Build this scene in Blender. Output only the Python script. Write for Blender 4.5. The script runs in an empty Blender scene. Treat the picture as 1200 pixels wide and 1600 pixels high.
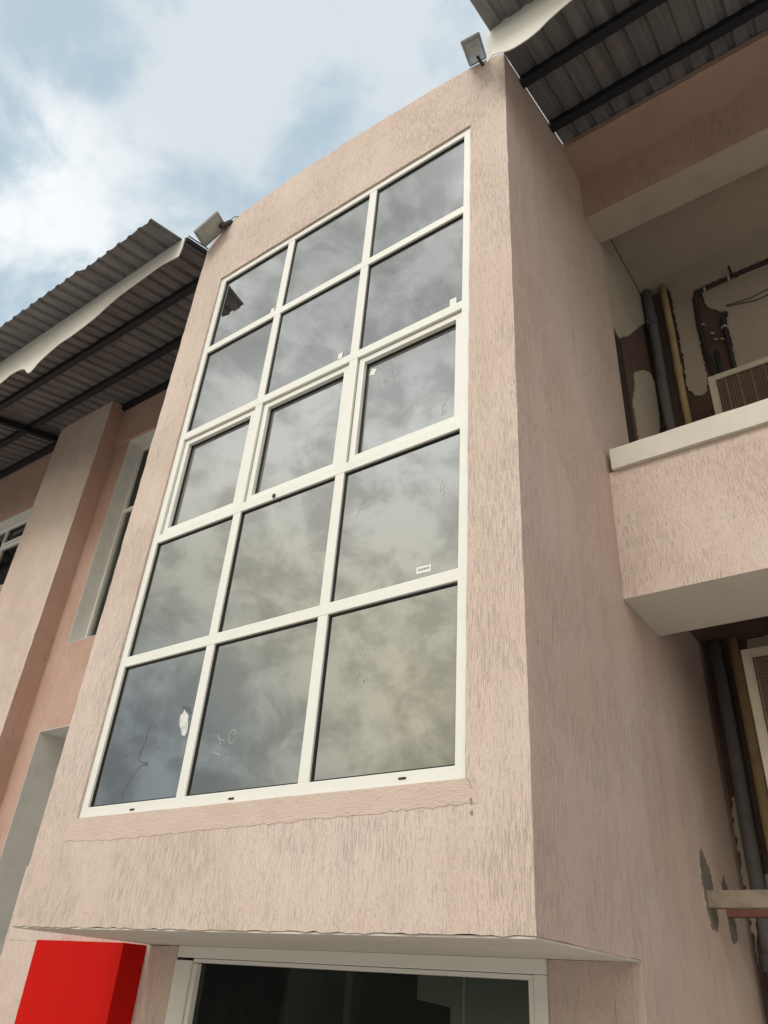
import bpy, bmesh, math, random
from mathutils import Vector, Matrix
from mathutils.geometry import tessellate_polygon
random.seed(7)
SC = bpy.context.scene
COL = SC.collection
# ------------------------------------------------------------ camera
CAM = Vector((4.8713, -3.162, 1.6))
YAW, PITCH, ROLL = -0.6656, 0.5696, 0.0779
fw = Vector((math.sin(YAW)*math.cos(PITCH), math.cos(YAW)*math.cos(PITCH), math.sin(PITCH)))
r0 = Vector((math.cos(YAW), -math.sin(YAW), 0)); u0 = r0.cross(fw)
cr, sr = math.cos(ROLL), math.sin(ROLL)
rt = r0*cr + u0*sr; up = u0*cr - r0*sr
cd = bpy.data.cameras.new("camera"); cam = bpy.data.objects.new("camera", cd); COL.objects.link(cam)
M = Matrix((rt, up, -fw)).transposed().to_4x4(); M.translation = CAM
cam.matrix_world = M
cd.sensor_fit = 'VERTICAL'; cd.sensor_height = 24.0; cd.lens = 1193.17/1600*24.0
cd.clip_start = 0.05; cd.clip_end = 2000
SC.camera = cam
SC.render.resolution_x = 768; SC.render.resolution_y = 1024
# ------------------------------------------------------------ light
SUN_DIR = Vector((-0.03, -0.72, 0.69)).normalized(); SUN_EL = math.asin(SUN_DIR.z)
SUN_ROT = math.atan2(SUN_DIR.x, SUN_DIR.y)
world = bpy.data.worlds.new("World"); SC.world = world; world.use_nodes = True
nt = world.node_tree; N = nt.nodes; L = nt.links; N.clear()
def nd(t, **k):
    n = N.new(t)
    for a, b in k.items(): setattr(n, a, b)
    return n
out = nd('ShaderNodeOutputWorld'); bg = nd('ShaderNodeBackground'); bg.inputs[1].default_value = 0.12
sky = nd('ShaderNodeTexSky', sky_type='NISHITA', sun_disc=False, sun_elevation=SUN_EL, sun_rotation=SUN_ROT)
sky.dust_density = 2.0
geo = nd('ShaderNodeTexCoord')
sep = nd('ShaderNodeSeparateXYZ'); L.new(geo.outputs['Generated'], sep.inputs[0])
def mth(op, a, b=None, c=None, clamp=False):
    n = nd('ShaderNodeMath', operation=op, use_clamp=clamp)
    for i, v in enumerate((a, b, c)):
        if v is None: continue
        if isinstance(v, (int, float)): n.inputs[i].default_value = v
        else: L.new(v, n.inputs[i])
    return n.outputs[0]
zc = mth('MAXIMUM', sep.outputs[2], 0.0)
den = mth('ADD', zc, 0.22)
cx = mth('DIVIDE', sep.outputs[0], den); cy = mth('DIVIDE', sep.outputs[1], den)
cmb = nd('ShaderNodeCombineXYZ'); L.new(cx, cmb.inputs[0]); L.new(cy, cmb.inputs[1])
def noise(sc, det, rough, off=0, dist=0.0):
    n = nd('ShaderNodeTexNoise'); n.inputs['Scale'].default_value = sc; n.inputs['Detail'].default_value = det
    n.inputs['Roughness'].default_value = rough; n.inputs['Distortion'].default_value = dist
    m = nd('ShaderNodeMapping'); m.inputs['Location'].default_value = (off, off*.7, off*.3); L.new(cmb.outputs[0], m.inputs[0]); L.new(m.outputs[0], n.inputs['Vector'])
    return n.outputs[0]
def mrange(v, a, b, c=0.0, d=1.0):
    n = nd('ShaderNodeMapRange', interpolation_type='SMOOTHSTEP'); L.new(v, n.inputs[0])
    for i, x in zip((1, 2, 3, 4), (a, b, c, d)): n.inputs[i].default_value = x
    return n.outputs[0]
n1 = noise(6.0, 7, .56, 8.4, .25); n2 = noise(1.1, 4, .5, 11.3); n3 = noise(6.5, 7, .6, 5.7, .3)
cover = mrange(mth('ADD', mth('MULTIPLY', n1, .72), mth('MULTIPLY', n2, .28)), .38, .56)
# cloud brightness: towards the sun brighter, away from it grey and slightly warm
vm = nd('ShaderNodeVectorMath', operation='DOT_PRODUCT'); L.new(geo.outputs['Generated'], vm.inputs[0]); vm.inputs[1].default_value = Vector((-.10, -.80, .50)).normalized()
sd = vm.outputs['Value']
back = mrange(sd, -.25, .95)
vb = nd('ShaderNodeVectorMath', operation='DOT_PRODUCT'); L.new(geo.outputs['Generated'], vb.inputs[0]); vb.inputs[1].default_value = Vector((-.705, .16, .69)).normalized()
glow = mrange(sep.outputs[1], -.30, .15)
core = mrange(vb.outputs['Value'], .972, 1.0)
nb = nd('ShaderNodeTexNoise'); nb.inputs['Scale'].default_value = 13; nb.inputs['Detail'].default_value = 9; nb.inputs['Roughness'].default_value = .6; nb.inputs['Distortion'].default_value = .25
nb2 = nd('ShaderNodeTexNoise'); nb2.inputs['Scale'].default_value = 2.6; nb2.inputs['Detail'].default_value = 3; L.new(geo.outputs['Generated'], nb2.inputs['Vector']); n2b = nb2.outputs[0]
mb = nd('ShaderNodeMapping'); mb.inputs['Scale'].default_value = (1, 1, 1.15); mb.inputs['Location'].default_value = (2.3, .4, 1.1); L.new(geo.outputs['Generated'], mb.inputs[0]); L.new(mb.outputs[0], nb.inputs['Vector'])
shade = mth('MULTIPLY', mrange(nb.outputs[0], .38, .62, .76, 1.18), mrange(n2b, .38, .60, .78, 1.15))
ramp = nd('ShaderNodeMixRGB'); L.new(glow, ramp.inputs[0])
side = nd('ShaderNodeMixRGB'); L.new(back, side.inputs[0]); side.inputs[1].default_value = (4.0, 4.1, 4.3, 1)
warm = nd('ShaderNodeMixRGB'); L.new(mrange(sep.outputs[2], .32, .70), warm.inputs[0]); warm.inputs[1].default_value = (9.6, 9.0, 7.0, 1); warm.inputs[2].default_value = (10.4, 10.7, 10.7, 1)
lowl = nd('ShaderNodeMixRGB'); L.new(mth('MULTIPLY', mrange(sep.outputs[0], -.52, -.80), mrange(sep.outputs[2], .55, .25)), lowl.inputs[0])
L.new(warm.outputs[0], lowl.inputs[1]); lowl.inputs[2].default_value = (5.0, 5.7, 6.1, 1)
L.new(lowl.outputs[0], side.inputs[2])
L.new(side.outputs[0], ramp.inputs[1]); ramp.inputs[2].default_value = (5.5, 6.0, 6.35, 1)
shf = nd('ShaderNodeMixRGB'); L.new(glow, shf.inputs[0]); L.new(shade, shf.inputs[1]); shf.inputs[2].default_value = (1, 1, 1, 1)
cl = nd('ShaderNodeMixRGB', blend_type='MULTIPLY'); cl.inputs[0].default_value = 1; L.new(ramp.outputs[0], cl.inputs[1]); L.new(shf.outputs[0], cl.inputs[2])
addc = nd('ShaderNodeMixRGB', blend_type='ADD'); L.new(mth('MULTIPLY', core, mrange(n1, .2, .5)), addc.inputs[0]); L.new(cl.outputs[0], addc.inputs[1]); addc.inputs[2].default_value = (1.8, 1.6, 1.4, 1)
blue = nd('ShaderNodeMixRGB'); L.new(glow, blue.inputs[0]); blue.inputs[1].default_value = (4.6, 5.0, 5.1, 1); blue.inputs[2].default_value = (4.5, 5.65, 6.35, 1)
skb = nd('ShaderNodeMixRGB'); skb.inputs[0].default_value = .75; L.new(sky.outputs[0], skb.inputs[1]); L.new(blue.outputs[0], skb.inputs[2])
cover2 = mth('MAXIMUM', cover, mth('SUBTRACT', 1.0, glow))
mx = nd('ShaderNodeMixRGB'); L.new(cover2, mx.inputs[0]); L.new(skb.outputs[0], mx.inputs[1]); L.new(addc.outputs[0], mx.inputs[2])
L.new(mx.outputs[0], bg.inputs[0]); L.new(bg.outputs[0], out.inputs[0])
sl = bpy.data.lights.new("sun", 'SUN'); sl.energy = 1.3; sl.angle = math.radians(26); sl.color = (1, .95, .88)
so = bpy.data.objects.new("sun", sl); COL.objects.link(so); so.rotation_euler = SUN_DIR.to_track_quat('Z', 'Y').to_euler()
vs = SC.view_settings; vs.view_transform = 'Standard'; vs.look = 'None'; vs.exposure = 0.1; vs.gamma = 1.0
try: SC.cycles.max_bounces = 8; SC.cycles.transparent_max_bounces = 8
except Exception: pass
# ------------------------------------------------------------ materials
def newmat(name):
    m = bpy.data.materials.new(name); m.use_nodes = True
    return m, m.node_tree, m.node_tree.nodes['Principled BSDF']
def tex(t, scale, vec, detail=4, rough=.55, dist=0.0, off=(0, 0, 0)):
    g = t.nodes.new('ShaderNodeNewGeometry'); mp = t.nodes.new('ShaderNodeMapping')
    mp.inputs['Scale'].default_value = vec; mp.inputs['Location'].default_value = off
    t.links.new(g.outputs['Position'], mp.inputs[0])
    n = t.nodes.new('ShaderNodeTexNoise'); n.inputs['Scale'].default_value = scale; n.inputs['Detail'].default_value = detail
    n.inputs['Roughness'].default_value = rough; n.inputs['Distortion'].default_value = dist
    t.links.new(mp.outputs[0], n.inputs['Vector'])
    return n.outputs[0]
def rmp(t, v, a, b, c=0.0, d=1.0):
    n = t.nodes.new('ShaderNodeMapRange'); n.interpolation_type = 'SMOOTHSTEP'; t.links.new(v, n.inputs[0])
    for i, x in zip((1, 2, 3, 4), (a, b, c, d)): n.inputs[i].default_value = x
    return n.outputs[0]
def mixc(t, f, a, b, mode='MIX'):
    n = t.nodes.new('ShaderNodeMixRGB'); n.blend_type = mode
    for i, v in zip((0, 1, 2), (f, a, b)):
        if hasattr(v, 'links'): t.links.new(v, n.inputs[i])
        elif isinstance(v, (int, float)): n.inputs[i].default_value = v
        else: n.inputs[i].default_value = (*v, 1)
    return n.outputs[0]
def mop(t, op, a, b):
    n = t.nodes.new('ShaderNodeMath'); n.operation = op
    for i, v in enumerate((a, b)):
        if isinstance(v, (int, float)): n.inputs[i].default_value = v
        else: t.links.new(v, n.inputs[i])
    return n.outputs[0]
def bump(t, p, h, strength, dist):
    b = t.nodes.new('ShaderNodeBump'); b.inputs['Strength'].default_value = strength; b.inputs['Distance'].default_value = dist
    t.links.new(h, b.inputs['Height']); t.links.new(b.outputs[0], p.inputs['Normal'])
def stucco(name, base, groove, depth=.005, gs=1.0):
    """rustic scratch-grain render: vertical worm tracks dragged down through a fine grain"""
    m, t, p = newmat(name)
    g1 = tex(t, 1.0, (88*gs, 88*gs, 4.2*gs), 3, .6, .15)
    g2 = tex(t, 1.0, (150*gs, 150*gs, 22*gs), 2, .5, .5, (3, 7, 1))
    area = tex(t, 2.3, (1, 1, .7), 3, .5, 0, (5, 2, 9))
    fine = tex(t, 1.0, (260, 260, 200), 2, .6)
    dens = rmp(t, area, .38, .64, .055, -.03)
    k1 = rmp(t, mop(t, 'ADD', g1, dens), .57, .68)
    k2 = rmp(t, g2, .57, .70)
    k = mop(t, 'MAXIMUM', k1, mop(t, 'MULTIPLY', k2, .5))
    big = tex(t, .9, (1, 1, 1), 5, .55, 0, (1, 4, 2))
    c0 = mixc(t, rmp(t, big, .35, .65), base, tuple(min(1, c*q) for c, q in zip(base, (1.06, 1.10, 1.13))))
    streak = tex(t, 1.0, (7, 7, .5), 4, .6, 0, (8, 8, 2))
    c1 = mixc(t, rmp(t, streak, .45, .75, 0, .22), c0, tuple(c*.72 for c in base))
    c2 = mixc(t, mop(t, 'MULTIPLY', k, groove), c1, tuple(c*.5 for c in base))
    c3 = mixc(t, rmp(t, fine, .2, .8, 0, .16), c2, tuple(c*.6 for c in base))
    t.links.new(c3, p.inputs['Base Color']); p.inputs['Roughness'].default_value = .93
    h = mop(t, 'ADD', mop(t, 'MULTIPLY', k, -1.0), mop(t, 'ADD', mop(t, 'MULTIPLY', fine, .22), mop(t, 'MULTIPLY', g1, .5)))
    bump(t, p, h, .75, depth)
    return m
def plaster(name, base, dirt=.25, rough=.85, sc=1.0, bd=.003):
    m, t, p = newmat(name)
    a = tex(t, 1.6*sc, (1, 1, 1), 6, .6); b = tex(t, 14*sc, (1, 1, .5), 5, .6, .2, (2, 2, 2)); f = tex(t, 120, (1, 1, 1), 3, .6)
    c = mixc(t, rmp(t, a, .4, .72, 0, dirt), base, tuple(x*.55 for x in base))
    c = mixc(t, rmp(t, b, .5, .8, 0, dirt*.8), c, tuple(x*y for x, y in zip(base, (.7, .62, .55))))
    t.links.new(c, p.inputs['Base Color']); p.inputs['Roughness'].default_value = rough
    bump(t, p, mop(t, 'ADD', mop(t, 'MULTIPLY', b, .6), mop(t, 'MULTIPLY', f, .25)), .5, bd)
    return m
def trowel(name, base):
    m, t, p = newmat(name)
    a = tex(t, 1.0, (14, 14, 50), 6, .7, .9); f = tex(t, 1.0, (60, 60, 170), 3, .6); k = tex(t, 1.0, (5, 5, 8), 3, .5, 0, (3, 1, 2))
    c = mixc(t, rmp(t, k, .4, .65, 0, .22), base, tuple(x*y for x, y in zip(base, (.80, .80, .76))))
    c = mixc(t, mop(t, 'MULTIPLY', rmp(t, f, .60, .70), .5), c, tuple(x*.5 for x in base))
    t.links.new(c, p.inputs['Base Color']); p.inputs['Roughness'].default_value = .93
    bump(t, p, mop(t, 'ADD', a, mop(t, 'MULTIPLY', f, .6)), .7, .008)
    return m
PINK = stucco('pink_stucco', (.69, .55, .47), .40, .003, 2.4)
WING_SHADED = stucco('wing_stucco_shaded', (.57, .37, .295), .3, .003, 2.0)  # darker, redder copy of the pink; recess shade and bounce are in its colour
PINK_SIDE_SHADED = stucco('pink_stucco_side_shaded', (.615, .465, .40), .34, .003, 2.5)  # same stucco as the front, base darkened for the wall's shaded side
CREAM = plaster('cream_plaster', (.50, .435, .36), .35)
SOFFIT = plaster('painted_soffit', (.70, .66, .59), .22)
SILLP = trowel('patched_plaster', (.68, .54, .46))
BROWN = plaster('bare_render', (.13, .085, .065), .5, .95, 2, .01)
CEMENT = plaster('cement_patch', (.21, .18, .15), .5, .95, 3, .01)
CHIP = plaster('chipped_render', (.33, .27, .235), .4)
GROUND = plaster('concrete_ground', (.42, .39, .35), .4, .95, .4, .01)
DARKI = plaster('dim_interior', (.05, .045, .04), .2)  # near-black base stands in for an unlit interior
FARW = plaster('far_wall', (.07, .06, .05), .35)
def paint(name, base, rough=.4, metal=0.0, dirt=.1, bs=0.0, dsc=4):
    m, t, p = newmat(name)
    a = tex(t, dsc, (1, 1, 1), 6, .65)
    c = mixc(t, rmp(t, a, .42, .75, 0, dirt), base, tuple(x*.5 for x in base))
    t.links.new(c, p.inputs['Base Color']); p.inputs['Roughness'].default_value = rough; p.inputs['Metallic'].default_value = metal
    if bs: bump(t, p, a, .4, bs)
    return m
PVC = paint('white_pvc', (.84, .83, .78), .35, 0, .10)
REVEAL = paint('reveal_paint', (.76, .75, .72), .8, 0, .2, .002)
GASKET = paint('black_gasket', (.012, .012, .013), .5)
STEEL = paint('dark_purlin_paint', (.006, .008, .014), .6, 0, .3)
FASC = paint('fascia_board', (.82, .80, .74), .6, 0, .15, 0, 2)
RED = paint('red_panel_paint', (.58, .008, .004), .8, 0, .06); RED.node_tree.nodes['Principled BSDF'].inputs['Specular IOR Level'].default_value = .12
GREYP = paint('grey_pvc_pipe', (.15, .145, .15), .55, 0, .5, 0, 9)
YELP = paint('yellowed_pvc_pipe', (.50, .37, .20), .5, 0, .4, 0, 6)
BLKP = paint('black_conduit', (.03, .028, .03), .6, 0, .3)
CLIP = paint('pipe_clip', (.5, .48, .46), .5)
LAMPG = paint('lamp_housing', (.27, .28, .28), .5, .2, .35, 0, 12)
LAMPF = paint('lamp_front', (.36, .39, .38), .25, 0, .3, 0, 10)
ACW = paint('aged_casing', (.60, .54, .44), .5, 0, .3, 0, 5)
ACF = paint('brown_fins', (.33, .22, .17), .6, .2, .5, 0, 20)
RUST = paint('old_steel_angle', (.30, .24, .18), .8, .1, .8, .003, 14)
RUSTR = paint('red_lead_angle', (.22, .09, .07), .8, .1, .6, .003, 14)
STICK = paint('sticker', (.82, .83, .80), .6, 0, .02)
CHALK = paint('chalk', (.55, .57, .55), .9, 0, .5, 0, 60)
SMEAR = paint('smear', (.12, .13, .13), .8, 0, .2, 0, 60)
def sheetmat():
    m, t, p = newmat('galvanised_sheet')
    a = tex(t, 1.0, (14, 1.0, 1), 5, .6); b = tex(t, 3.0, (1, 1, 1), 6, .65, 0, (4, 4, 4))
    c = mixc(t, rmp(t, a, .35, .7), (.17, .165, .17), (.25, .24, .24))
    c = mixc(t, rmp(t, b, .48, .75, 0, .6), c, (.13, .105, .09))
    t.links.new(c, p.inputs['Base Color']); p.inputs['Metallic'].default_value = .25; p.inputs['Roughness'].default_value = .55
    return m
SHEET = sheetmat()
def glassmat(name, refl, tint, film=0.0, ior=1.5):
    m = bpy.data.materials.new(name); m.use_nodes = True; t = m.node_tree; t.nodes.clear()
    o = t.nodes.new('ShaderNodeOutputMaterial'); g = t.nodes.new('ShaderNodeBsdfGlossy'); g.inputs['Roughness'].default_value = 0.0
    g.inputs['Color'].default_value = (.95, .95, .92, 1)
    tr = t.nodes.new('ShaderNodeBsdfTransparent'); tr.inputs[0].default_value = (*tint, 1)
    fr = t.nodes.new('ShaderNodeFresnel'); fr.inputs[0].default_value = ior
    f = rmp(t, fr.outputs[0], 0, 1, refl, 1.0); t.nodes[-1].interpolation_type = 'LINEAR'
    mx = t.nodes.new('ShaderNodeMixShader'); t.links.new(f, mx.inputs[0]); t.links.new(tr.outputs[0], mx.inputs[1]); t.links.new(g.outputs[0], mx.inputs[2])
    d = t.nodes.new('ShaderNodeBsdfDiffuse'); d.inputs[0].default_value = (.34, .36, .36, 1)
    n = tex(t, 1.0, (5, 5, 2.2), 6, .65, .3)
    fm = rmp(t, n, .35, .8, film*.5, film*1.5)
    m2 = t.nodes.new('ShaderNodeMixShader'); t.links.new(fm, m2.inputs[0]); t.links.new(mx.outputs[0], m2.inputs[1]); t.links.new(d.outputs[0], m2.inputs[2])
    # barely wavy float glass
    wv = tex(t, 1.3, (1, 1, 1), 1, .4); b = t.nodes.new('ShaderNodeBump'); b.inputs['Strength'].default_value = .12; b.inputs['Distance'].default_value = .01
    t.links.new(wv, b.inputs['Height']); t.links.new(b.outputs[0], g.inputs['Normal'])
    t.links.new(m2.outputs[0], o.inputs[0])
    return m
GLASS = glassmat('tinted_reflective_glass', .29, (.10, .11, .11), .05)
CLEAR = glassmat('plain_glass', .02, (.75, .78, .76), .02)
# ------------------------------------------------------------ mesh helpers
def link(name, bm, mats, parent=None, smooth=False):
    bmesh.ops.recalc_face_normals(bm, faces=bm.faces)
    me = bpy.data.meshes.new(name); bm.to_mesh(me); bm.free()
    for m in (mats if isinstance(mats, (list, tuple)) else [mats]): me.materials.append(m)
    if smooth:
        for p in me.polygons: p.use_smooth = True
    o = bpy.data.objects.new(name, me); COL.objects.link(o)
    if parent: o.parent = parent
    return o
def tag(o, label=None, cat=None, group=None, kind=None):
    for k, v in (('label', label), ('category', cat), ('group', group), ('kind', kind)):
        if v: o[k] = v
    return o
def empty(name, loc=(0, 0, 0)):
    o = bpy.data.objects.new(name, None); COL.objects.link(o); o.location = loc; o.empty_display_size = .2
    return o
def box(bm, x0, x1, y0, y1, z0, z1, bev=0.0, mi=0, mat=None):
    r = bmesh.ops.create_cube(bm, size=1.0)
    vs_ = r['verts']
    for v in vs_:
        v.co = Vector(((x0+x1)/2+v.co.x*(x1-x0), (y0+y1)/2+v.co.y*(y1-y0), (z0+z1)/2+v.co.z*(z1-z0)))
    if bev:
        es = list({e for v in vs_ for e in v.link_edges})
        rr = bmesh.ops.bevel(bm, geom=es, offset=bev, segments=2, affect='EDGES', profile=.6)
        vs_ = list({v for f in rr['faces'] for v in f.verts} | {v for v in vs_ if v.is_valid})
    if mi:
        for f in {f for v in vs_ for f in v.link_faces}: f.material_index = mi
    if mat is not None:
        for v in vs_: v.co = mat @ v.co
def plate(bm, outer, holes, axis, d0, d1):
    """flat slab: polygon with holes in the plane normal to axis ('x': (y,z), 'y': (x,z), 'z': (x,y)) between depths d0,d1"""
    def P(a, b, d): return {'x': (d, a, b), 'y': (a, d, b), 'z': (a, b, d)}[axis]
    loops = [outer] + list(holes); flat = [p for l in loops for p in l]
    tris = tessellate_polygon([[Vector((a, b, 0)) for a, b in l] for l in loops])
    A = [bm.verts.new(P(a, b, d0)) for a, b in flat]; B = [bm.verts.new(P(a, b, d1)) for a, b in flat]
    for t in tris:
        bm.faces.new([A[i] for i in t]); bm.faces.new([B[i] for i in reversed(t)])
    k = 0
    for l in loops:
        n = len(l)
        for i in range(n):
            a, b = k+i, k+(i+1) % n
            bm.faces.new([A[a], A[b], B[b], B[a]])
        k += n
def rough(pts, step=.06, amp=.004, closed=True, keep=()):
    """subdivide a polyline and wobble it, as hand-finished plaster edges are"""
    o = []; n = len(pts)
    for i in range(n if closed else n-1):
        a, b = pts[i], pts[(i+1) % n]; d = math.hypot(b[0]-a[0], b[1]-a[1]); k = max(1, int(d/step))
        o.append(a)
        if i in keep: continue
        for j in range(1, k):
            s = j/k; w = random.uniform(-amp, amp)
            nx, ny = -(b[1]-a[1])/d, (b[0]-a[0])/d
            o.append((a[0]+(b[0]-a[0])*s+nx*w, a[1]+(b[1]-a[1])*s+ny*w))
    if not closed: o.append(pts[-1])
    return o
def tube(bm, pts, r, n=12):
    pts = [Vector(p) for p in pts]; rings = []
    for i, p in enumerate(pts):
        d = (pts[min(i+1, len(pts)-1)]-pts[max(i-1, 0)]).normalized()
        a = d.orthogonal().normalized() if i == 0 else (rings_a - d*rings_a.dot(d)).normalized()
        rings_a = a; b = d.cross(a)
        rr = r[i] if isinstance(r, (list, tuple)) else r
        rings.append([bm.verts.new(p + (a*math.cos(2*math.pi*k/n)+b*math.sin(2*math.pi*k/n))*rr) for k in range(n)])
    for A, B in zip(rings, rings[1:]):
        for k in range(n): bm.faces.new([A[k], A[(k+1) % n], B[(k+1) % n], B[k]])
    bm.faces.new(list(reversed(rings[0]))); bm.faces.new(rings[-1])
def boxobj(name, mats, parent, *a, **k):
    bm = bmesh.new(); box(bm, *a, **k); return link(name, bm, mats, parent)
def faces_down(o, idx, lim=-.7):
    for p in o.data.polygons:
        if p.normal.z < lim: p.material_index = idx
    return o
def ribbon(bm, pts, w, y, th=.0004):
    """thin raised stroke lying on the glass plane; pts are (x,z)"""
    n = len(pts); A = []
    for i, (x, z) in enumerate(pts):
        x0, z0 = pts[max(i-1, 0)]; x1, z1 = pts[min(i+1, n-1)]; d = math.hypot(x1-x0, z1-z0) or 1
        ww = w[i] if isinstance(w, (list, tuple)) else w
        nx, nz = -(z1-z0)/d*ww/2, (x1-x0)/d*ww/2
        A.append([bm.verts.new((x+nx, y, z+nz)), bm.verts.new((x-nx, y, z-nz)), bm.verts.new((x-nx, y-th, z-nz)), bm.verts.new((x+nx, y-th, z+nz))])
    for a, b in zip(A, A[1:]):
        for k in range(4): bm.faces.new([a[k], a[(k+1) % 4], b[(k+1) % 4], b[k]])
    bm.faces.new(A[0]); bm.faces.new(list(reversed(A[-1])))
def arc(cx, cz, rx, rz, a0, a1, n=12):
    return [(cx+rx*math.cos(math.radians(a0+(a1-a0)*i/n)), cz+rz*math.sin(math.radians(a0+(a1-a0)*i/n))) for i in range(n+1)]
# ------------------------------------------------------------ ground
GZ = -0.5
bm = bmesh.new(); box(bm, -300, 300, -300, 300, GZ-.3, GZ); tag(link('ground', bm, GROUND), kind='structure')
# ------------------------------------------------------------ the building
B = tag(empty('building', (0, 0, GZ)), 'pink scratch-rendered two storey building with a projecting glazed stair tower and corrugated eaves', 'building')
PB = Matrix.Translation((0, 0, -GZ))
def part(name, bm, mats, parent=None, smooth=False):
    o = link(name, bm, mats, parent or B, smooth)
    if parent is None: o.location = (0, 0, -GZ)
    return o
def pbox(name, mats, *a, parent=None, **k):
    bm = bmesh.new(); box(bm, *a, **k); return part(name, bm, mats, parent)
XR, XL = 3.335, -0.40
WF = -0.018                      # face of the tower front wall
ZT, ZB = 7.842, 2.499            # window opening
# tower front wall with its arched parapet
top = [(3.335, 8.645), (3.2, 8.705), (3.07, 8.742), (2.75, 8.795), (2.4, 8.835), (2.0, 8.868), (1.6, 8.90), (1.2, 8.918), (.73, 8.92), (.35, 8.905), (.1, 8.885), (-.08, 8.85), (-.22, 8.79), (-.33, 8.70), (-.40, 8.57)]
fr = rough([(XL, 1.86), (XR, 1.86)], .05, .005, False)[:-1] + [(XR, 1.86)]
right = rough([(XR, 1.86), (XR, 8.645)], .12, .0025, False)[1:-1]
tp = rough(top, .05, .006, False)
left = rough([(-.40, 8.57), (XL, 1.86)], .09, .005, False)[1:-1]
hole = rough([(-.002, ZB-.002), (3.002, ZB-.002), (3.002, ZT+.004), (-.002, ZT+.004)], .12, .003)
bm = bmesh.new(); plate(bm, fr+right+tp+left, [hole], 'y', WF, .12)
fwall = part('front_wall', bm, [PINK, PINK_SIDE_SHADED])
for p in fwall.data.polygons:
    if p.normal.x > .6 and p.center.x > 3.2: p.material_index = 1  # end face takes the darker copy too, matching the shaded side wall
# side wall towards the balconies
sw = [(.12, 1.86), (1.13, 1.86), (1.13, GZ), (3.45, GZ), (3.45, 4.4), (2.10, 4.4), (2.10, 8.95), (1.25, 8.965), (.12, 8.662)]
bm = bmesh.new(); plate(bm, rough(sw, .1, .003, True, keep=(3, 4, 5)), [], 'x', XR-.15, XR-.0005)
part('side_wall', bm, PINK_SIDE_SHADED)
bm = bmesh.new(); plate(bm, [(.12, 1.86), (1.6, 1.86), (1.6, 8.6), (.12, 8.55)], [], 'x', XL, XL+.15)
part('side_wall', bm, PINK_SIDE_SHADED)
# underside of the tower, and its flat roof
bm = bmesh.new(); plate(bm, rough([(XL+.008, WF+.008), (XR-.008, WF+.008), (XR-.008, 1.129), (XL+.008, 1.129)], .07, .004), [], 'z', 1.850, 1.8595)
part('soffit', bm, SOFFIT)
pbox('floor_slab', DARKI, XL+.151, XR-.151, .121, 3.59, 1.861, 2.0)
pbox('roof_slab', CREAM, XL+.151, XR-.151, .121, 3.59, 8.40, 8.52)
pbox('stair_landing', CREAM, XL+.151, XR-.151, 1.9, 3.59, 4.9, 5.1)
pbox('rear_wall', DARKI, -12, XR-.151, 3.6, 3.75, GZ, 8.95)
# patched render round the window
bm = bmesh.new()
plate(bm, rough([(-.07, 2.36), (.5, 2.345), (1.3, 2.36), (2.2, 2.37), (3.07, 2.385), (3.055, 2.492), (-.05, 2.49)], .03, .006), [], 'y', WF-.0022, WF-.0005)
part('plaster_patch', bm, SILLP)
for pts in ([(3.015, 2.49), (3.022, 2.487), (3.045, 2.445), (3.038, 2.45)], [(3.025, 2.405), (3.038, 2.41), (3.045, 2.385), (3.03, 2.38)], [(3.03, 2.35), (3.042, 2.352), (3.045, 2.335), (3.032, 2.332)]):
    bm = bmesh.new(); plate(bm, rough(pts, .006, .002), [], 'y', WF-.0035, WF-.0003); part('chipped_spot', bm, CHIP)
# ------------------------------------------------------------ tower window
XS = [0.0, .986, 1.976, 3.0]; ZS = [7.842, 6.790, 5.7276, 4.659, 3.5962, 2.499]
FY0, FY1 = 0.0, .075
bm = bmesh.new(); fwid = .068; h = .039
ex = [XS[0]+fwid, XS[1], XS[2], XS[3]-fwid]
box(bm, 0, fwid, FY0, FY1, ZS[5], ZS[0], .004); box(bm, 3-fwid, 3, FY0, FY1, ZS[5], ZS[0], .004)
box(bm, fwid-.001, 3-fwid+.001, FY0+.001, FY1, ZS[0]-fwid, ZS[0], .004); box(bm, fwid-.001, 3-fwid+.001, FY0+.001, FY1, ZS[5], ZS[5]+fwid, .004)
for z in ZS[1:5]:
    box(bm, fwid-.001, 3-fwid+.001, FY0+.0015, FY1-.002, z-h, z+h, .004)
for i in range(5):
    zt = ZS[i]-(fwid if i == 0 else h); zb = ZS[i+1]+(fwid if i == 4 else h)
    for x in XS[1:3]: box(bm, x-h, x+h, FY0+.003, FY1-.003, zb-.001, zt+.001, .004)
for x, z in ((.552, 2.522), (1.441, 2.524), (2.632, 2.533)):       # drain slots
    box(bm, x-.022, x+.022, FY0-.0025, FY0+.004, z-.005, z+.005, mi=1)
box(bm, 1.355, 1.375, FY0-.012, FY0+.004, 4.63, 4.655, mi=1)
win = part('window', bm, [PVC, GASKET])
win['label'] = 'tall white framed window of fifteen tinted panes in the tower front'
def rectring(bm, x0, x1, z0, z1, w, y0, y1, bev=0):
    box(bm, x0, x0+w, y0, y1, z0, z1, bev); box(bm, x1-w, x1, y0, y1, z0, z1, bev)
    box(bm, x0+w-.0005, x1-w+.0005, y0+.0007, y1-.0007, z0, z0+w, bev); box(bm, x0+w-.0005, x1-w+.0005, y0+.0007, y1-.0007, z1-w, z1, bev)
gk = bmesh.new()
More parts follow.
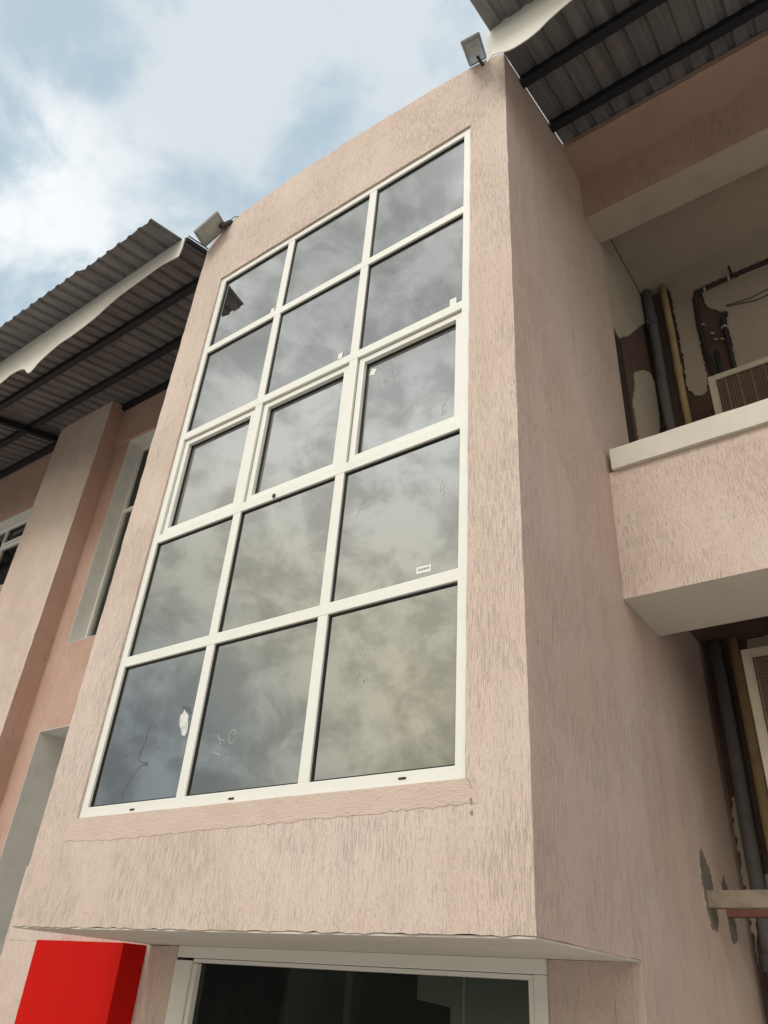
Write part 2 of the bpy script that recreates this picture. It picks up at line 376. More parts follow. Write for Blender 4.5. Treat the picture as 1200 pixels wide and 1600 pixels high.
for i in range(5):
    for j in range(3):
        x0 = XS[j]+(fwid if j == 0 else h); x1 = XS[j+1]-(fwid if j == 2 else h)
        zt = ZS[i]-(fwid if i == 0 else h); zb = ZS[i+1]+(fwid if i == 4 else h)
        gy = .024
        if i == 2:
            rectring(gk, x0, x1, zb, zt, .008, .030, .072)
            sb = bmesh.new(); rectring(sb, x0+.009, x1-.009, zb+.009, zt-.009, .050, .022, .084, .005)
            s_ = part('sash_frame', sb, PVC, win)
            x0 += .058; x1 -= .058; zt -= .058; zb += .058; gy = .060
        rectring(gk, x0, x1, zb, zt, .011, gy-.006, gy+.014)
        pb = bmesh.new(); box(pb, -(x1-x0)/2, (x1-x0)/2, -.003, .003, -(zt-zb)/2, (zt-zb)/2)
        p_ = part('pane', pb, GLASS, win)
        p_.location = ((x0+x1)/2, gy+.006, (zt+zb)/2)
        p_.rotation_euler = (math.radians(random.uniform(-.1, .1)), 0, math.radians(random.uniform(-.1, .1)))
part('gasket', gk, GASKET, win)
# marks on the glass: stickers, chalk, smears
def stick(x, z, w, hh, a, y=.0252, name='sticker', mat=STICK):
    sb = bmesh.new(); box(sb, -w/2, w/2, -.001, .001, -hh/2, hh/2)
    o = part(name, sb, mat, win); o.location = (x, y, z); o.rotation_euler = (0, math.radians(a), 0)
    return o
stick(.885, 6.885, .045, .055, 8); stick(1.815, 5.83, .045, .06, 5); stick(2.845, 5.825, .055, .07, 0)
stick(2.69, 3.70, .10, .045, 2); stick(2.135, 5.53, .05, .06, 25, .0612)
sb = bmesh.new()
for k in range(6): box(sb, 2.655+k*.013, 2.662+k*.013, .0234, .0241, 3.695, 3.709)
part('sticker_print', sb, SMEAR, win)
sb = bmesh.new(); plate(sb, rough([(.80, 3.10), (.83, 3.14), (.885, 3.08), (.90, 3.0), (.885, 2.955), (.85, 2.97), (.815, 3.03)], .02, .006), [], 'y', .0250, .0262)
part('white_smudge', sb, paint('smudge', (.75, .76, .74), .9, 0, .7, 0, 30), win)
sb = bmesh.new(); ribbon(sb, [(.80, 3.165), (.83, 3.145), (.87, 3.135), (.90, 3.10)], [.01, .03, .03, .01], .0263)
ribbon(sb, [(.60, 3.03), (.56, 3.065), (.50, 3.07), (.49, 3.0), (.487, 2.94), (.46, 2.90), (.47, 2.87), (.455, 2.85), (.51, 2.825), (.56, 2.82), (.565, 2.805), (.51, 2.808), (.46, 2.77), (.41, 2.71), (.39, 2.64), (.385, 2.60), (.385, 2.575)],
       [.004, .007, .012, .006, .005, .010, .006, .008, .009, .016, .018, .006, .005, .005, .005, .006, .006], .0263)
part('dark_smear', sb, SMEAR, win)
sb = bmesh.new(); W_ = .0030; Y_ = .0263
for st in (arc(2.30, 3.375, .038, .045, 60, 400), [(2.26, 3.43), (2.32, 3.40)], [(2.27, 3.31), (2.33, 3.325)],
           [(2.27, 3.24), (2.33, 3.25)], arc(2.30, 3.275, .015, .015, 0, 300, 8),
           arc(2.25, 3.13, .022, .028, 150, -60), [(2.262, 3.105), (2.23, 3.06), (2.28, 3.07)],
           [(2.36, 3.18), (2.325, 3.13), (2.32, 3.08)], arc(2.345, 3.085, .025, .028, 0, 360), [(2.20, 3.06), (2.18, 3.0)],
           [(1.20, 2.93), (1.235, 2.87), (1.19, 2.82), (1.25, 2.80)], [(1.22, 2.90), (1.27, 2.88)], arc(1.33, 2.90, .03, .04, 20, 350), [(1.28, 2.76), (1.33, 2.79), (1.31, 2.73)],
           arc(2.20, 4.30, .05, .025, 20, 380), [(2.14, 4.22), (2.19, 4.33), (2.25, 4.36)], arc(2.12, 4.08, .02, .02, 0, 330),
           arc(2.80, 4.25, .013, .025, 0, 360), arc(2.80, 4.20, .016, .025, 0, 360)):
    sb = bmesh.new(); ribbon(sb, st, W_, Y_); part('chalk_mark', sb, CHALK, win)
for st in ([(2.22, 5.46), (2.24, 5.36), (2.25, 5.42), (2.26, 5.34), (2.28, 5.44), (2.29, 5.35), (2.32, 5.45), (2.33, 5.36), (2.36, 5.42)],
           arc(2.77, 4.90, .02, .03, 0, 330), [(2.79, 4.97), (2.75, 4.84), (2.80, 4.86)]):
    sb = bmesh.new(); ribbon(sb, st, W_, .0623); part('chalk_mark', sb, CHALK, win)
# ------------------------------------------------------------ left wing walls
bm = bmesh.new()
opA = [(-3.70, 5.08), (-1.3, 5.08), (-1.3, 8.27), (-3.70, 8.27)]
opB = [(-3.70, .9), (-1.3, .9), (-1.3, 3.99), (-3.70, 3.99)]
opC = [(-8.2, 6.48), (-5.9, 6.48), (-5.9, 7.86), (-8.2, 7.86)]
plate(bm, [(-12, GZ), (XL-.001, GZ), (XL-.001, 9.0), (-12, 9.0)], [rough(opA, .1, .003), rough(opB, .1, .003), rough(opC, .1, .003)], 'y', 1.6, 1.9)
part('wing_wall', bm, WING_SHADED)
pbox('lintel_band', WING_SHADED, -4.029, XL-.002, 1.555, 1.5995, 8.272, 9.0)
bm = bmesh.new(); plate(bm, rough([(-5.36, GZ), (-4.03, GZ), (-4.03, 9.02), (-5.36, 9.02)], .12, .004), [], 'y', 1.33, 1.5995)
pil = part('pilaster', bm, [PINK, WING_SHADED])
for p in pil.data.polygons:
    if abs(p.normal.x) > .6: p.material_index = 1  # side faces darkened by colour, standing in for shade and bounce
pbox('pilaster', PINK, -10.2, -8.9, 1.33, 1.5995, GZ, 9.02)
# painted reveals lining the openings (thin boards of paint-thick plaster)
def reveal(x0, x1, z0, z1, y1, mat=REVEAL):
    bm = bmesh.new(); t_ = .006
    box(bm, x0+.001, x0+.001+t_, 1.597, y1, z0, z1); box(bm, x1-t_-.001, x1-.001, 1.597, y1, z0, z1)
    box(bm, x0+.008, x1-.008, 1.597, y1, z1-t_-.001, z1-.001); box(bm, x0+.008, x1-.008, 1.597, y1, z0+.001, z0+.001+t_)
    return part('reveal', bm, mat)
reveal(-3.70, -1.3, 5.08, 8.27, 1.99); reveal(-3.70, -1.3, .9, 3.99, 2.2); reveal(-8.2, -5.9, 6.48, 7.86, 1.9)
def casement(x0, x1, z0, z1, y, vx, hz, nm='window', lab=None, w=.06, glass=None):
    bm = bmesh.new()
    rectring(bm, x0, x1, z0, z1, w, y, y+.06, .003)
    for x in vx: box(bm, x-.03, x+.03, y+.001, y+.058, z0+w, z1-w, .003)
    for z in hz: box(bm, x0+w, x1-w, y+.002, y+.057, z-.03, z+.03, .003)
    o = part(nm, bm, PVC)
    if lab: o['label'] = lab
    xs = [x0+.03]+list(vx)+[x1-.03]; zs = [z0+.03]+list(hz)+[z1-.03]
    for a, b in zip(xs, xs[1:]):
        for c, d in zip(zs, zs[1:]):
            pb = bmesh.new(); box(pb, a+.03, b-.03, y+.03, y+.036, c+.03, d-.03); part('pane', pb, glass or CLEAR, o)
    return o
cA = casement(-3.69, -1.31, 5.09, 8.26, 1.80, w=.035, vx=(-3.0, -2.2), hz=(7.15,), lab='narrow white window in deep grey reveal beside the tower')
gb = bmesh.new()
for k in range(22): box(gb, -3.64+k*.105, -3.61+k*.105, 1.90, 1.915, 5.1, 8.24)
part('curtain', gb, paint('brown_curtain_strip', (.16, .10, .07), .8), cA)
casement(-3.69, -1.31, .91, 3.98, 2.12, (-2.9, -2.1), (3.2,), lab='recessed lower window beside the tower')
cC = casement(-8.19, -5.91, 6.49, 7.85, 1.75, (-6.89,), (7.43,), lab='white window left of the pilaster')
rb = bmesh.new(); rectring(rb, -6.86, -5.97, 7.46, 7.79, .035, 1.725, 1.75, .002); part('sash_frame', rb, PVC, cC)
# ground floor block, its ledge, door wall
bm = bmesh.new(); plate(bm, rough([(-2.36, GZ), (-.05, GZ), (-.05, 1.845), (-2.36, 1.845)], .1, .003), [], 'y', 1.13, 1.5995)
pb_ = part('ground_wall', bm, PINK)
pbox('ground_wall', PINK, -2.36, XL-.01, 1.13, 1.5995, 1.8455, 2.44)
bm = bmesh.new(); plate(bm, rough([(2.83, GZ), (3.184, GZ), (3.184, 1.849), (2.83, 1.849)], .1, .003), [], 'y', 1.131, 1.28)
part('ground_wall', bm, PINK_SIDE_SHADED)
# shopfront door window under the tower
bm = bmesh.new()
box(bm, -.045, .12, 1.10, 1.26, GZ, 1.76, .004); box(bm, 2.755, 2.826, 1.11, 1.26, GZ, 1.775, .004); box(bm, -.045, 2.828, 1.105, 1.26, 1.777, 1.849, .004)
box(bm, .125, .165, 1.115, 1.22, GZ, 1.745, .005); box(bm, 2.72, 2.752, 1.118, 1.22, GZ, 1.75, .005); box(bm, .125, 2.752, 1.113, 1.22, 1.750, 1.774, .004)
sf = part('shop_window', bm, PVC); sf['label'] = 'white framed dark shopfront window under the tower'
# slightly out-of-level head rail hides behind; glass
pb2 = bmesh.new(); box(pb2, .166, 2.719, 1.16, 1.168, GZ, 1.749); part('pane', pb2, CLEAR, sf)
pb2 = bmesh.new(); plate(pb2, [(1.80, 1.63), (2.04, 1.60), (2.04, GZ+.1), (3.1, GZ+.1), (3.1, 1.84), (1.80, 1.84)], [], 'y', 1.45, 1.50)
part('partition', pb2, paint('partition_paint', (.62, .64, .55), .8, 0, .1))
pb2 = bmesh.new(); box(pb2, 1.0, 1.06, 1.75, 1.85, GZ, 1.8); box(pb2, 1.0, 2.9, 1.78, 1.84, 1.40, 1.46); part('counter_frame', pb2, paint('counter_frame', (.22, .2, .19), .6))
# dark tapering strip along the gap by the door's left corner
bm = bmesh.new(); ribbon(bm, [(-.05, 1.86), (-.045, 1.78), (-.055, 1.70), (-.05, 1.62)], [.04, .03, .012, .004], 1.129, .004); part('gap_strip', bm, BLKP)
# ------------------------------------------------------------ balcony wing on the right
bm = bmesh.new(); box(bm, XR+.001, 9, 1.487, 2.18, 4.0, 4.6); box(bm, XR+.001, 9, 1.487, 1.64, 4.6005, 5.049)
bb = part('balcony_parapet', bm, [PINK, SOFFIT]); faces_down(bb, 1)
bm = bmesh.new(); plate(bm, rough([(3.372, 1.45), (9, 1.45), (9, 1.69), (3.372, 1.69)], .12, .004), [], 'z', 5.05, 5.235)
part('coping', bm, SOFFIT)
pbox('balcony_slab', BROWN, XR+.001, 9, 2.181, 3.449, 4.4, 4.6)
bm = bmesh.new(); box(bm, XR+.001, 9, 1.64, 2.0, 8.25, 8.868); ub = part('balcony_beam', bm, [WING_SHADED, CREAM]); faces_down(ub, 1)
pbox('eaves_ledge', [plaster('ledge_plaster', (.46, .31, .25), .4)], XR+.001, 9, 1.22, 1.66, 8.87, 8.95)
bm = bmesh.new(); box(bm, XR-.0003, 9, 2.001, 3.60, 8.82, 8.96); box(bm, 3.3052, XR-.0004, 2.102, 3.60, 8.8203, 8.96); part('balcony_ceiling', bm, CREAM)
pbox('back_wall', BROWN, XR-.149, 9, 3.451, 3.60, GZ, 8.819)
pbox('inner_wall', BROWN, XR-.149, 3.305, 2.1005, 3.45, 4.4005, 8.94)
def pl(name, pts, axis, d0, d1, mat=CREAM, step=.025, amp=.012, keep=()):
    bm = bmesh.new(); plate(bm, rough(pts, step, amp, True, keep), [], axis, d0, d1); return part(name, bm, mat)
pl('plaster_sheet', [(2.101, 8.819), (3.43, 8.819), (3.43, 8.42), (3.1, 8.05), (2.9, 7.82), (2.55, 7.42), (2.26, 7.15), (2.101, 7.20)], 'x', 3.3055, 3.330, keep=(0, 1, 7))
pl('plaster_patch', [(2.67, 7.02), (3.0, 7.32), (3.28, 7.50), (3.40, 7.45), (3.35, 7.0), (3.24, 6.63), (3.1, 5.9), (2.9, 5.2), (2.55, 5.2), (2.49, 6.27), (2.47, 6.48), (2.65, 6.87)], 'x', 3.3055, 3.322)
pbox('slot_shade_strip', paint('slot_shade_paint', (.035, .022, .018), .8, 0, .4), 3.3055, 3.331, 2.1012, 2.31, 4.62, 7.12)  # dark box standing in for the shadow of a recessed slot
pl('plaster_sheet', [(3.64, 8.819), (9, 8.819), (9, 8.66), (4.69, 8.64), (4.35, 8.62), (3.89, 8.62), (3.86, 8.45), (3.845, 8.05), (3.84, 7.62), (3.835, 7.3), (3.80, 7.13), (3.74, 7.10), (3.68, 7.13), (3.66, 7.2), (3.63, 7.22), (3.65, 7.9)], 'y', 3.430, 3.4505, keep=(0, 1, 2))
pl('plaster_sheet', [(3.97, 8.52), (4.67, 8.56), (9, 8.57), (9, 4.61), (4.13, 4.61), (4.12, 7.34), (4.15, 7.7), (4.15, 7.98), (4.18, 8.09), (4.12, 8.13), (4.05, 8.22), (3.99, 8.29)], 'y', 3.430, 3.4505, keep=(1, 2, 3, 4))
pl('plaster_sheet', [(3.70, 4.39), (9, 4.39), (9, GZ+.01), (3.72, GZ+.01), (3.71, 2.0)], 'y', 3.430, 3.4505, keep=(1, 2, 3))
pl('plaster_patch', [(3.36, 3.12), (3.41, 3.15), (3.43, 2.9), (3.5, 2.72), (3.41, 2.62), (3.38, 2.2), (3.345, 2.0), (3.345, 2.9)], 'y', 3.435, 3.4505)
pl('plaster_patch', [(3.42, 2.55), (3.60, 2.6), (3.62, 1.2), (3.40, 1.2)], 'y', 3.435, 3.4505)
# crack along the ceiling corner
bm = bmesh.new(); tube(bm, [(3.332, 2.0+.2*i, 8.817+random.uniform(-.003, .003)) for i in range(8)], .006, 5); part('ceiling_crack', bm, BLKP)
# cement patches round the steel brackets
pl('cement_patch', [(2.40, 2.50), (2.46, 2.60), (2.53, 2.55), (2.62, 2.46), (2.62, 2.30), (2.64, 2.20), (2.58, 2.12), (2.46, 2.13), (2.42, 2.2), (2.385, 2.38)], 'x', XR-.0005, XR+.0015, CEMENT, .015, .016)
pl('cement_patch', [(2.84, 2.44), (2.92, 2.50), (3.02, 2.40), (3.03, 2.24), (3.05, 2.14), (2.96, 2.08), (2.88, 2.10), (2.86, 2.25), (2.82, 2.36)], 'x', XR-.0005, XR+.0015, CEMENT, .015, .016)
# ------------------------------------------------------------ corrugated roofs
def corrugated(x0, x1, ya, yb, z0, slope, name, label):
    P_ = .185; prof = []
    x = x0; k = 0
    pts = []
    while x < x1:
        for dx, dz in ((0, 0), (.105, 0), (.125, .033), (.165, .033)):
            if x+dx < x1: pts.append((x+dx, dz))
        x += P_
    ny = 14; bm = bmesh.new(); lay = []
    for off in (0, .004):
        g = []
        for i, (px, dz) in enumerate(pts):
            sheet = int((px-x0)/.93); rs = random.Random(sheet*7+int(abs(x0)*10)); ys = rs.uniform(-.035, .02)+random.uniform(-.006, .006)
            lift = .006*((px-x0) % .93)/.93
            row = []
            for j in range(ny+1):
                s = j/ny; y = ya+ys+(yb-ya-ys)*s
                row.append(bm.verts.new((px, y, z0+slope*y+dz+off+lift+.004*math.sin(px*3.1+y*2))))
            g.append(row)
        lay.append(g)
    for g in lay:
        for a, b in zip(g, g[1:]):
            for j in range(ny): bm.faces.new([a[j], b[j], b[j+1], a[j+1]])
    A, Bq = lay; n = len(A)
    for i in range(n-1):
        bm.faces.new([A[i][0], A[i+1][0], Bq[i+1][0], Bq[i][0]]); bm.faces.new([A[i][ny], A[i+1][ny], Bq[i+1][ny], Bq[i][ny]])
    for j in range(ny):
        bm.faces.new([A[0][j], A[0][j+1], Bq[0][j+1], Bq[0][j]]); bm.faces.new([A[-1][j], A[-1][j+1], Bq[-1][j+1], Bq[-1][j]])
    o = part(name, bm, SHEET); o['label'] = label
    return o
RZ, RS = 8.635, .27
def purlin(x0, x1, y, parent, w=.085, hh=.09):
    bm = bmesh.new(); z = RZ+RS*y
    box(bm, x0, x1, y-w/2, y+w/2, z-hh-.004, z-.004, .004); return part('purlin', bm, STEEL, parent)
def fascia(prof, x_break, zt, parent, y=-.28):
    bm = bmesh.new(); th = .008
    # smooth the bottom outline with a Catmull-Rom pass
    q = []
    for i in range(len(prof)-1):
        p0 = prof[max(i-1, 0)]; p1 = prof[i]; p2 = prof[i+1]; p3 = prof[min(i+2, len(prof)-1)]
        for s in range(8):
            t = s/8
            q.append(tuple(.5*((2*b)+(-a+c)*t+(2*a-5*b+4*c-d)*t*t+(-a+3*b-3*c+d)*t**3) for a, b, c, d in zip(p0, p1, p2, p3)))
    q.append(prof[-1]); rows = []
    for x, z in q:
        col = []
        for s in range(7):
            f_ = s/6; zz = zt+(z-zt)*f_
            yy = y - .008*math.sin(f_*math.pi)*math.sin(x*2.2) + .008*f_*math.sin(x*3.7)
            if x_break is not None and x < x_break: yy += (x_break-x)*.6
            col.append(Vector((x, yy, zz)))
        rows.append(col)
    F = [[bm.verts.new(v) for v in c] for c in rows]; K = [[bm.verts.new(v+Vector((0, th, 0))) for v in c] for c in rows]
    n = len(F)
    for i in range(n-1):
        for s in range(6):
            bm.faces.new([F[i][s], F[i+1][s], F[i+1][s+1], F[i][s+1]]); bm.faces.new([K[i][s], K[i+1][s], K[i+1][s+1], K[i][s+1]])
        for s in (0, 6): bm.faces.new([F[i][s], F[i+1][s], K[i+1][s], K[i][s]])
    for i in (0, n-1):
        for s in range(6): bm.faces.new([F[i][s], F[i][s+1], K[i][s+1], K[i][s]])
    o = part('fascia', bm, FASC, parent, True)
    try: o.data.set_sharp_from_angle(angle=math.radians(40))
    except Exception: pass
    return o
rl = corrugated(-12, -.49, -.66, 3.7, RZ, RS, 'roof', 'grey corrugated sheet eave left of the tower')
rr_ = corrugated(3.338, 9, -.60, 3.7, RZ, RS, 'roof', 'grey corrugated sheet eave right of the tower')
for y in (.30, .93, 1.53): purlin(-12, -.43, y, rl)
for y in (.31, .93): purlin(3.34, 9, y, rr_)
for xx in (-5.52, -9.5):
    bm = bmesh.new()
    a = Vector((xx, -.22, RZ+RS*-.22-.11)); b = Vector((xx, 1.58, RZ+RS*1.58-.11))
    for sx in (0,):
        m = Matrix.Translation((a+b)/2) @ (b-a).to_track_quat('Y', 'Z').to_matrix().to_4x4()
        box(bm, -.04, .04, -(b-a).length/2, (b-a).length/2, -.05, .045, .003, 0, m)
    part('rafter', bm, STEEL, rl)
bm = bmesh.new()  # end batten along the roof's open edge
a = Vector((-.47, -.27, RZ+RS*-.27-.02)); b = Vector((-.47, 1.5, RZ+RS*1.5-.02))
m = Matrix.Translation((a+b)/2) @ (b-a).to_track_quat('Y', 'Z').to_matrix().to_4x4()
box(bm, -.02, .02, -(b-a).length/2, (b-a).length/2, -.035, .015, .003, 0, m)
box(bm, .035, .045, -(b-a).length/2, (b-a).length/2-.3, .01, .02, 0, 0, m)
part('end_batten', bm, STEEL, rl)
fascia([(-12, 8.1), (-11, 8.0), (-9.5, 8.12), (-8.2, 8.0), (-7, 8.1), (-5.8, 8.02), (-4.9, 8.12), (-4.3, 8.02), (-3.88, 8.02), (-3.62, 8.07), (-3.35, 8.02), (-3.14, 7.86), (-2.95, 7.98), (-2.62, 8.06), (-2.3, 8.05), (-1.94, 8.10), (-1.7, 8.2), (-1.48, 8.27), (-1.15, 8.30), (-.82, 8.305), (-.6, 8.26), (-.485, 8.24)], None, 8.565, rl)
fascia([(3.285, 8.18), (3.33, 8.155), (3.40, 8.12), (3.52, 8.055), (3.65, 8.05), (3.76, 8.08), (3.86, 8.14), (4.05, 8.20), (4.4, 8.22), (4.9, 8.1), (5.5, 8.05), (6.2, 8.2), (7, 8.1), (8, 8.15), (9, 8.1)], 3.36, 8.60, rr_)
# ------------------------------------------------------------ things on the building
def floodlight(loc, R, w, hgt, label, back=False):
    t = tag(empty('floodlight', loc), label, 'floodlight', 'floodlights on the tower parapet')
    t.rotation_euler = R.to_euler()
    s = 1 if not back else -1
    bm = bmesh.new(); box(bm, -w/2, w/2, 0, .035, -hgt/2, hgt/2, .012)
    for k in range(9): box(bm, -w*.38+k*w*.095-.003, -w*.38+k*w*.095+.003, .03, .06, -hgt*.36, hgt*.36)
    link('housing', bm, LAMPG, t)
    bm = bmesh.new(); rectring(bm, -w/2+.004, w/2-.004, -hgt/2+.004, hgt/2-.004, .018, -.010, .0, .003); link('bezel', bm, LAMPG, t)
    bm = bmesh.new(); box(bm, -w/2+.022, w/2-.022, -.004, -.0005, -hgt/2+.022, hgt/2-.022); g = link('glass', bm, LAMPF, t)
    bm = bmesh.new(); box(bm, -w*.2, w*.2, -.0065, -.0045, -hgt*.2, hgt*.25); link('led_plate', bm, paint('led', (.40, .41, .38), .4), g)
    return t
def Rm(a, b, g):
    return Matrix.Rotation(g, 3, 'Z') @ Matrix.Rotation(b, 3, 'Y') @ Matrix.Rotation(a, 3, 'X')
R1 = Rm(1.79, -.756, .219)
f1 = floodlight((-.225, -.15, 8.652), R1, .351, .24, 'grey floodlight on the left end of the tower parapet above the left eave')
R2 = Rm(-3.942, -.178, .178)
f2 = floodlight((3.118, -.15, 8.69), R2, .174, .50, 'grey floodlight at the right end of the tower parapet beside the fascia')
def bracket(t, R, loc, pts, r=.012):
    inv = R.to_3x3().inverted(); bm = bmesh.new()
    tube(bm, [inv @ (Vector(p)-Vector(loc)) for p in pts], r, 8); link('bracket', bm, BLKP, t)
bracket(f1, R1, (-.225, -.15, 8.652), [(-.14, -.10, 8.70), (-.09, -.03, 8.82), (-.07, .03, 8.84)], .03)
bracket(f1, R1, (-.225, -.15, 8.652), [(-.09, -.04, 8.84), (-.02, -.04, 8.86), (.04, -.01, 8.84)], .004)
bracket(f2, R2, (3.118, -.15, 8.69), [(3.12, -.11, 8.68), (3.125, -.06, 8.66), (3.13, -.012, 8.66)], .014)
# pipes on the back wall
def pipe(name, x, y, r, z0, z1, mat, label, lean=0.0, grp=None, coll=()):
    t = tag(empty(name, (x, y, z0)), label, 'pipe', grp)
    bm = bmesh.new(); n = 10
    tube(bm, [(lean*(i/n)+.004*math.sin(i*1.7), 0, (z1-z0)*i/n) for i in range(n+1)], r, 14)
    link('pipe_run', bm, mat, t, True)
    for cz in coll:
        bm = bmesh.new(); tube(bm, [(lean*(cz-z0)/(z1-z0), 0, cz-z0-.05), (lean*(cz-z0)/(z1-z0), 0, cz-z0+.05)], r*1.22, 14); link('collar', bm, mat, t)
    return t
pipe('drain_pipe', 3.405, 3.37, .055, 4.601, 8.815, GREYP, 'dark grey drain pipe in the balcony corner left of the yellow one', 0, None, (8.3, 6.4))
pipe('drain_pipe', 3.585, 3.375, .036, 4.601, 8.815, YELP, 'yellowed plastic pipe up the balcony back wall', 0, None, (7.5,))
pipe('drain_pipe', 3.455, 3.37, .055, GZ, 4.395, GREYP, 'dark grey drain pipe below the balcony beside the pink side wall', 0, None, (2.0,))
pipe('drain_pipe', 3.60, 3.375, .04, GZ, 4.395, YELP, 'yellowed pipe below the balcony next to the lower air conditioner', 0, None, (2.6,))
t = tag(empty('conduit', (3.89, 3.42, 8.55)), 'black conduit that turns down from the horizontal run in the broken balcony plaster', 'conduit')
bm = bmesh.new(); pts = [(5.0, 0, .03), (1.2, 0, .0), (.5, 0, .02), (.06, 0, -.02), (0, 0, -.08), (-.02, 0, -.5), (.0, 0, -1.0), (.06, 0, -1.6), (.10, 0, -2.2)]
tube(bm, pts, .026, 8); link('conduit_run', bm, BLKP, t, True)
bm = bmesh.new(); tube(bm, [(.42, 0, .02), (.41, -.03, .16)], .012, 6); link('stub', bm, BLKP, t)
for x, z in ((.12, -.01), (.38, .015)):
    bm = bmesh.new(); tube(bm, [(x-.01, 0, z), (x+.01, 0, z)], .034, 8); link('clip', bm, CLIP, t)
t = tag(empty('conduit', (4.11, 3.42, 8.0)), 'short dark conduit with pale clips at the right edge of the broken plaster', 'conduit')
bm = bmesh.new(); tube(bm, [(.05, 0, .08), (0, 0, 0), (.0, 0, -.6), (.02, 0, -1.6)], .026, 8); link('conduit_run', bm, BLKP, t, True)
for z in (-.12, -.75):
    bm = bmesh.new(); tube(bm, [(0, 0, z-.01), (0, 0, z+.01)], .036, 8); link('clip', bm, CLIP, t)
t = tag(empty('hose', (3.98, 3.43, 7.5)), 'dark green hose between the two black conduits in the broken plaster', 'hose')
bm = bmesh.new(); tube(bm, [(0, 0, .1), (-.01, 0, -.4), (.03, 0, -1.0)], .024, 8); link('hose_run', bm, paint('green_hose', (.03, .05, .045), .6), t, True)
for x, z in ((-.06, .55), (.01, .38), (.03, .28), (.09, .25)):
    bm = bmesh.new(); tube(bm, [(x-.02, -.01, z), (x+.01, -.01, z-.03)], .010, 6); link('clip', bm, CLIP, t)
for lab, pts in (('upper of the two thin wires sagging along the balcony back wall', [(0, 0, 0), (.25, 0, -.03), (.9, 0, .08), (3, 0, .2)]),
                 ('lower of the two thin wires sagging along the balcony back wall', [(.02, 0, -.02), (.3, 0, -.09), (.9, 0, -.02), (3, 0, .05)])):
    bm = bmesh.new(); tube(bm, pts, .005, 5); w_ = link('wire', bm, BLKP); w_.location = (4.17, 3.42, 8.18)
    tag(w_, lab, 'wire', 'thin wires on the balcony wall')
# air conditioners
def ac(x0, x1, y0, y1, z0, z1, bw, horiz, label, grp='air conditioner units on the balcony wing'):
    t = tag(empty('air_conditioner', ((x0+x1)/2, (y0+y1)/2, z0)), label, 'air conditioner', grp)
    ox, oy, oz = t.location
    X0, X1, Y0, Y1, Z1 = x0-ox, x1-ox, y0-oy, y1-oy, z1-oz
    bm = bmesh.new()
    rectring(bm, X0, X1, 0, Z1, bw, Y0, Y0+.04, .006)
    rectring(bm, X0+.002, X1-.002, .002, Z1-.002, .012, Y0+.041, Y1, .002)
    rectring(bm, X0+bw, X1-bw, bw, Z1-bw, .008, Y0-.004, Y0+.02, .001)
    link('casing', bm, ACW, t)
    bm = bmesh.new(); box(bm, X0+bw+.001, X1-bw-.001, Y0+.03, Y1-.02, bw+.001, Z1-bw-.001); link('core', bm, BROWN, t)
    bm = bmesh.new()
    if horiz:
        n = int((Z1-2*bw)/.016)
        for k in range(n): box(bm, X0+bw, X1-bw, Y0+.012, Y0+.029, bw+k*.016+.003, bw+k*.016+.008)
        for k in range(5): box(bm, X0+bw+.02+k*.22, X0+bw+.026+k*.22, Y0+.006, Y0+.0118, bw, Z1-bw)
    else:
        n = int((X1-X0-2*bw)/.024)
        for k in range(n): box(bm, X0+bw+k*.024+.002, X0+bw+k*.024+.006, Y0+.014, Y0+.029, bw, Z1-bw)
        n = int((Z1-2*bw)/.024)
        for k in range(n): box(bm, X0+bw, X1-bw, Y0+.010, Y0+.0138, bw+k*.024+.002, bw+k*.024+.006)
        for k in range(6): box(bm, X0+bw+.09+k*.115, X0+bw+.098+k*.115, Y0+.004, Y0+.0098, bw, Z1-bw)
    link('fins', bm, ACF, t)
    return t
ac(3.905, 4.95, 3.0, 3.40, 6.1, 6.935, .06, False, 'upper air conditioner with brown finned coil above the balcony parapet')
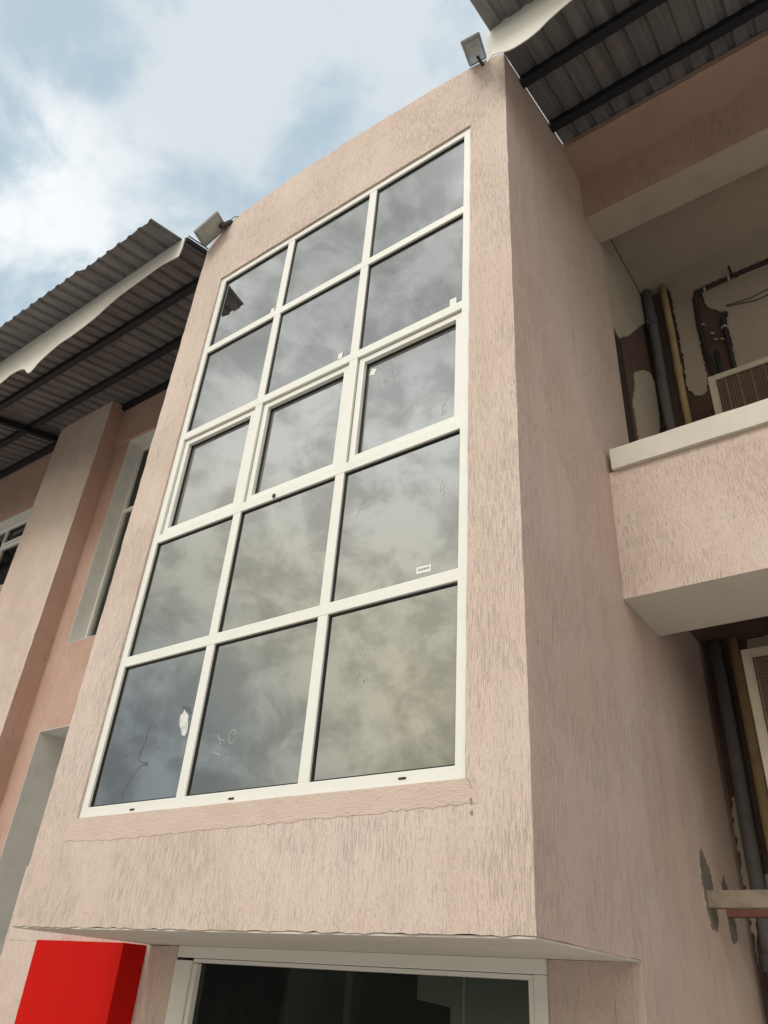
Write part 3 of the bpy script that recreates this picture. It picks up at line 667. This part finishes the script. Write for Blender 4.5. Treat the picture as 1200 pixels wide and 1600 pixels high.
ac(3.79, 4.9, 2.60, 2.98, 2.345, 3.965, .06, True, 'tall lower air conditioner with pale frame under the balcony')
def angle(y, z, hh, mat, label, x0=XR):
    t = tag(empty('steel_angle', (x0, y, z)), label, 'bracket', 'steel angles carrying the lower air conditioner')
    bm = bmesh.new(); Lg = 1.9
    box(bm, 0, Lg, 0, .008, 0, hh, .002); box(bm, 0, Lg, .0085, .09, hh-.009, hh-.001, .002)
    box(bm, 0, Lg, .0085, .09, .001, .009, .002)
    link('bar', bm, mat, t)
    for x in (.6, 1.3):
        bm = bmesh.new(); tube(bm, [(x, -.012, hh*.5), (x, .001, hh*.5)], .014, 6); link('bolt', bm, RUST, t)
angle(2.45, 2.242, .10, RUST, 'pale weathered steel bar let into the side wall, the nearer of two')
angle(2.86, 2.235, .10, RUSTR, 'rust red steel bar let into the side wall, behind the pale one')
# red panel under the tower
t = tag(empty('red_panel', (-.99, 1.02, GZ)), 'bright red boxed panel on the ground floor wall under the tower corner', 'sign panel')
bm = bmesh.new(); box(bm, -.55, .56, -.105, .1085, 1.0, 2.343, .004); link('panel_box', bm, RED, t)
bm = bmesh.new(); box(bm, -.50, .50, -.06, .105, .9, .999, .004); link('panel_base', bm, STEEL, t)
# ------------------------------------------------------------ the building across the yard (seen only in the glass)
t = tag(empty('opposite_building', (2, -21, GZ)), 'low plain building across the yard, faint in the lower glass', 'building')
bm = bmesh.new(); plate(bm, [(-48, 0), (16, 0), (16, 5.2), (-48, 5.2)], [[(-13+4*k, 1.5), (-11.4+4*k, 1.5), (-11.4+4*k, 3.2), (-13+4*k, 3.2)] for k in range(7)], 'y', -.3, 0); link('wall', bm, FARW, t)
for k in range(7):
    bm = bmesh.new(); rectring(bm, -13+4*k, -11.4+4*k, 1.5, 3.2, .06, -.2, -.12); f_ = link('window', bm, PVC, t)
    bm = bmesh.new(); box(bm, -12.94+4*k, -11.46+4*k, -.18, -.17, 1.56, 3.14); link('pane', bm, GASKET, f_)
bm = bmesh.new(); box(bm, -48.3, 16.3, -6, .4, 5.2, 5.4); link('roof', bm, SHEET, t)
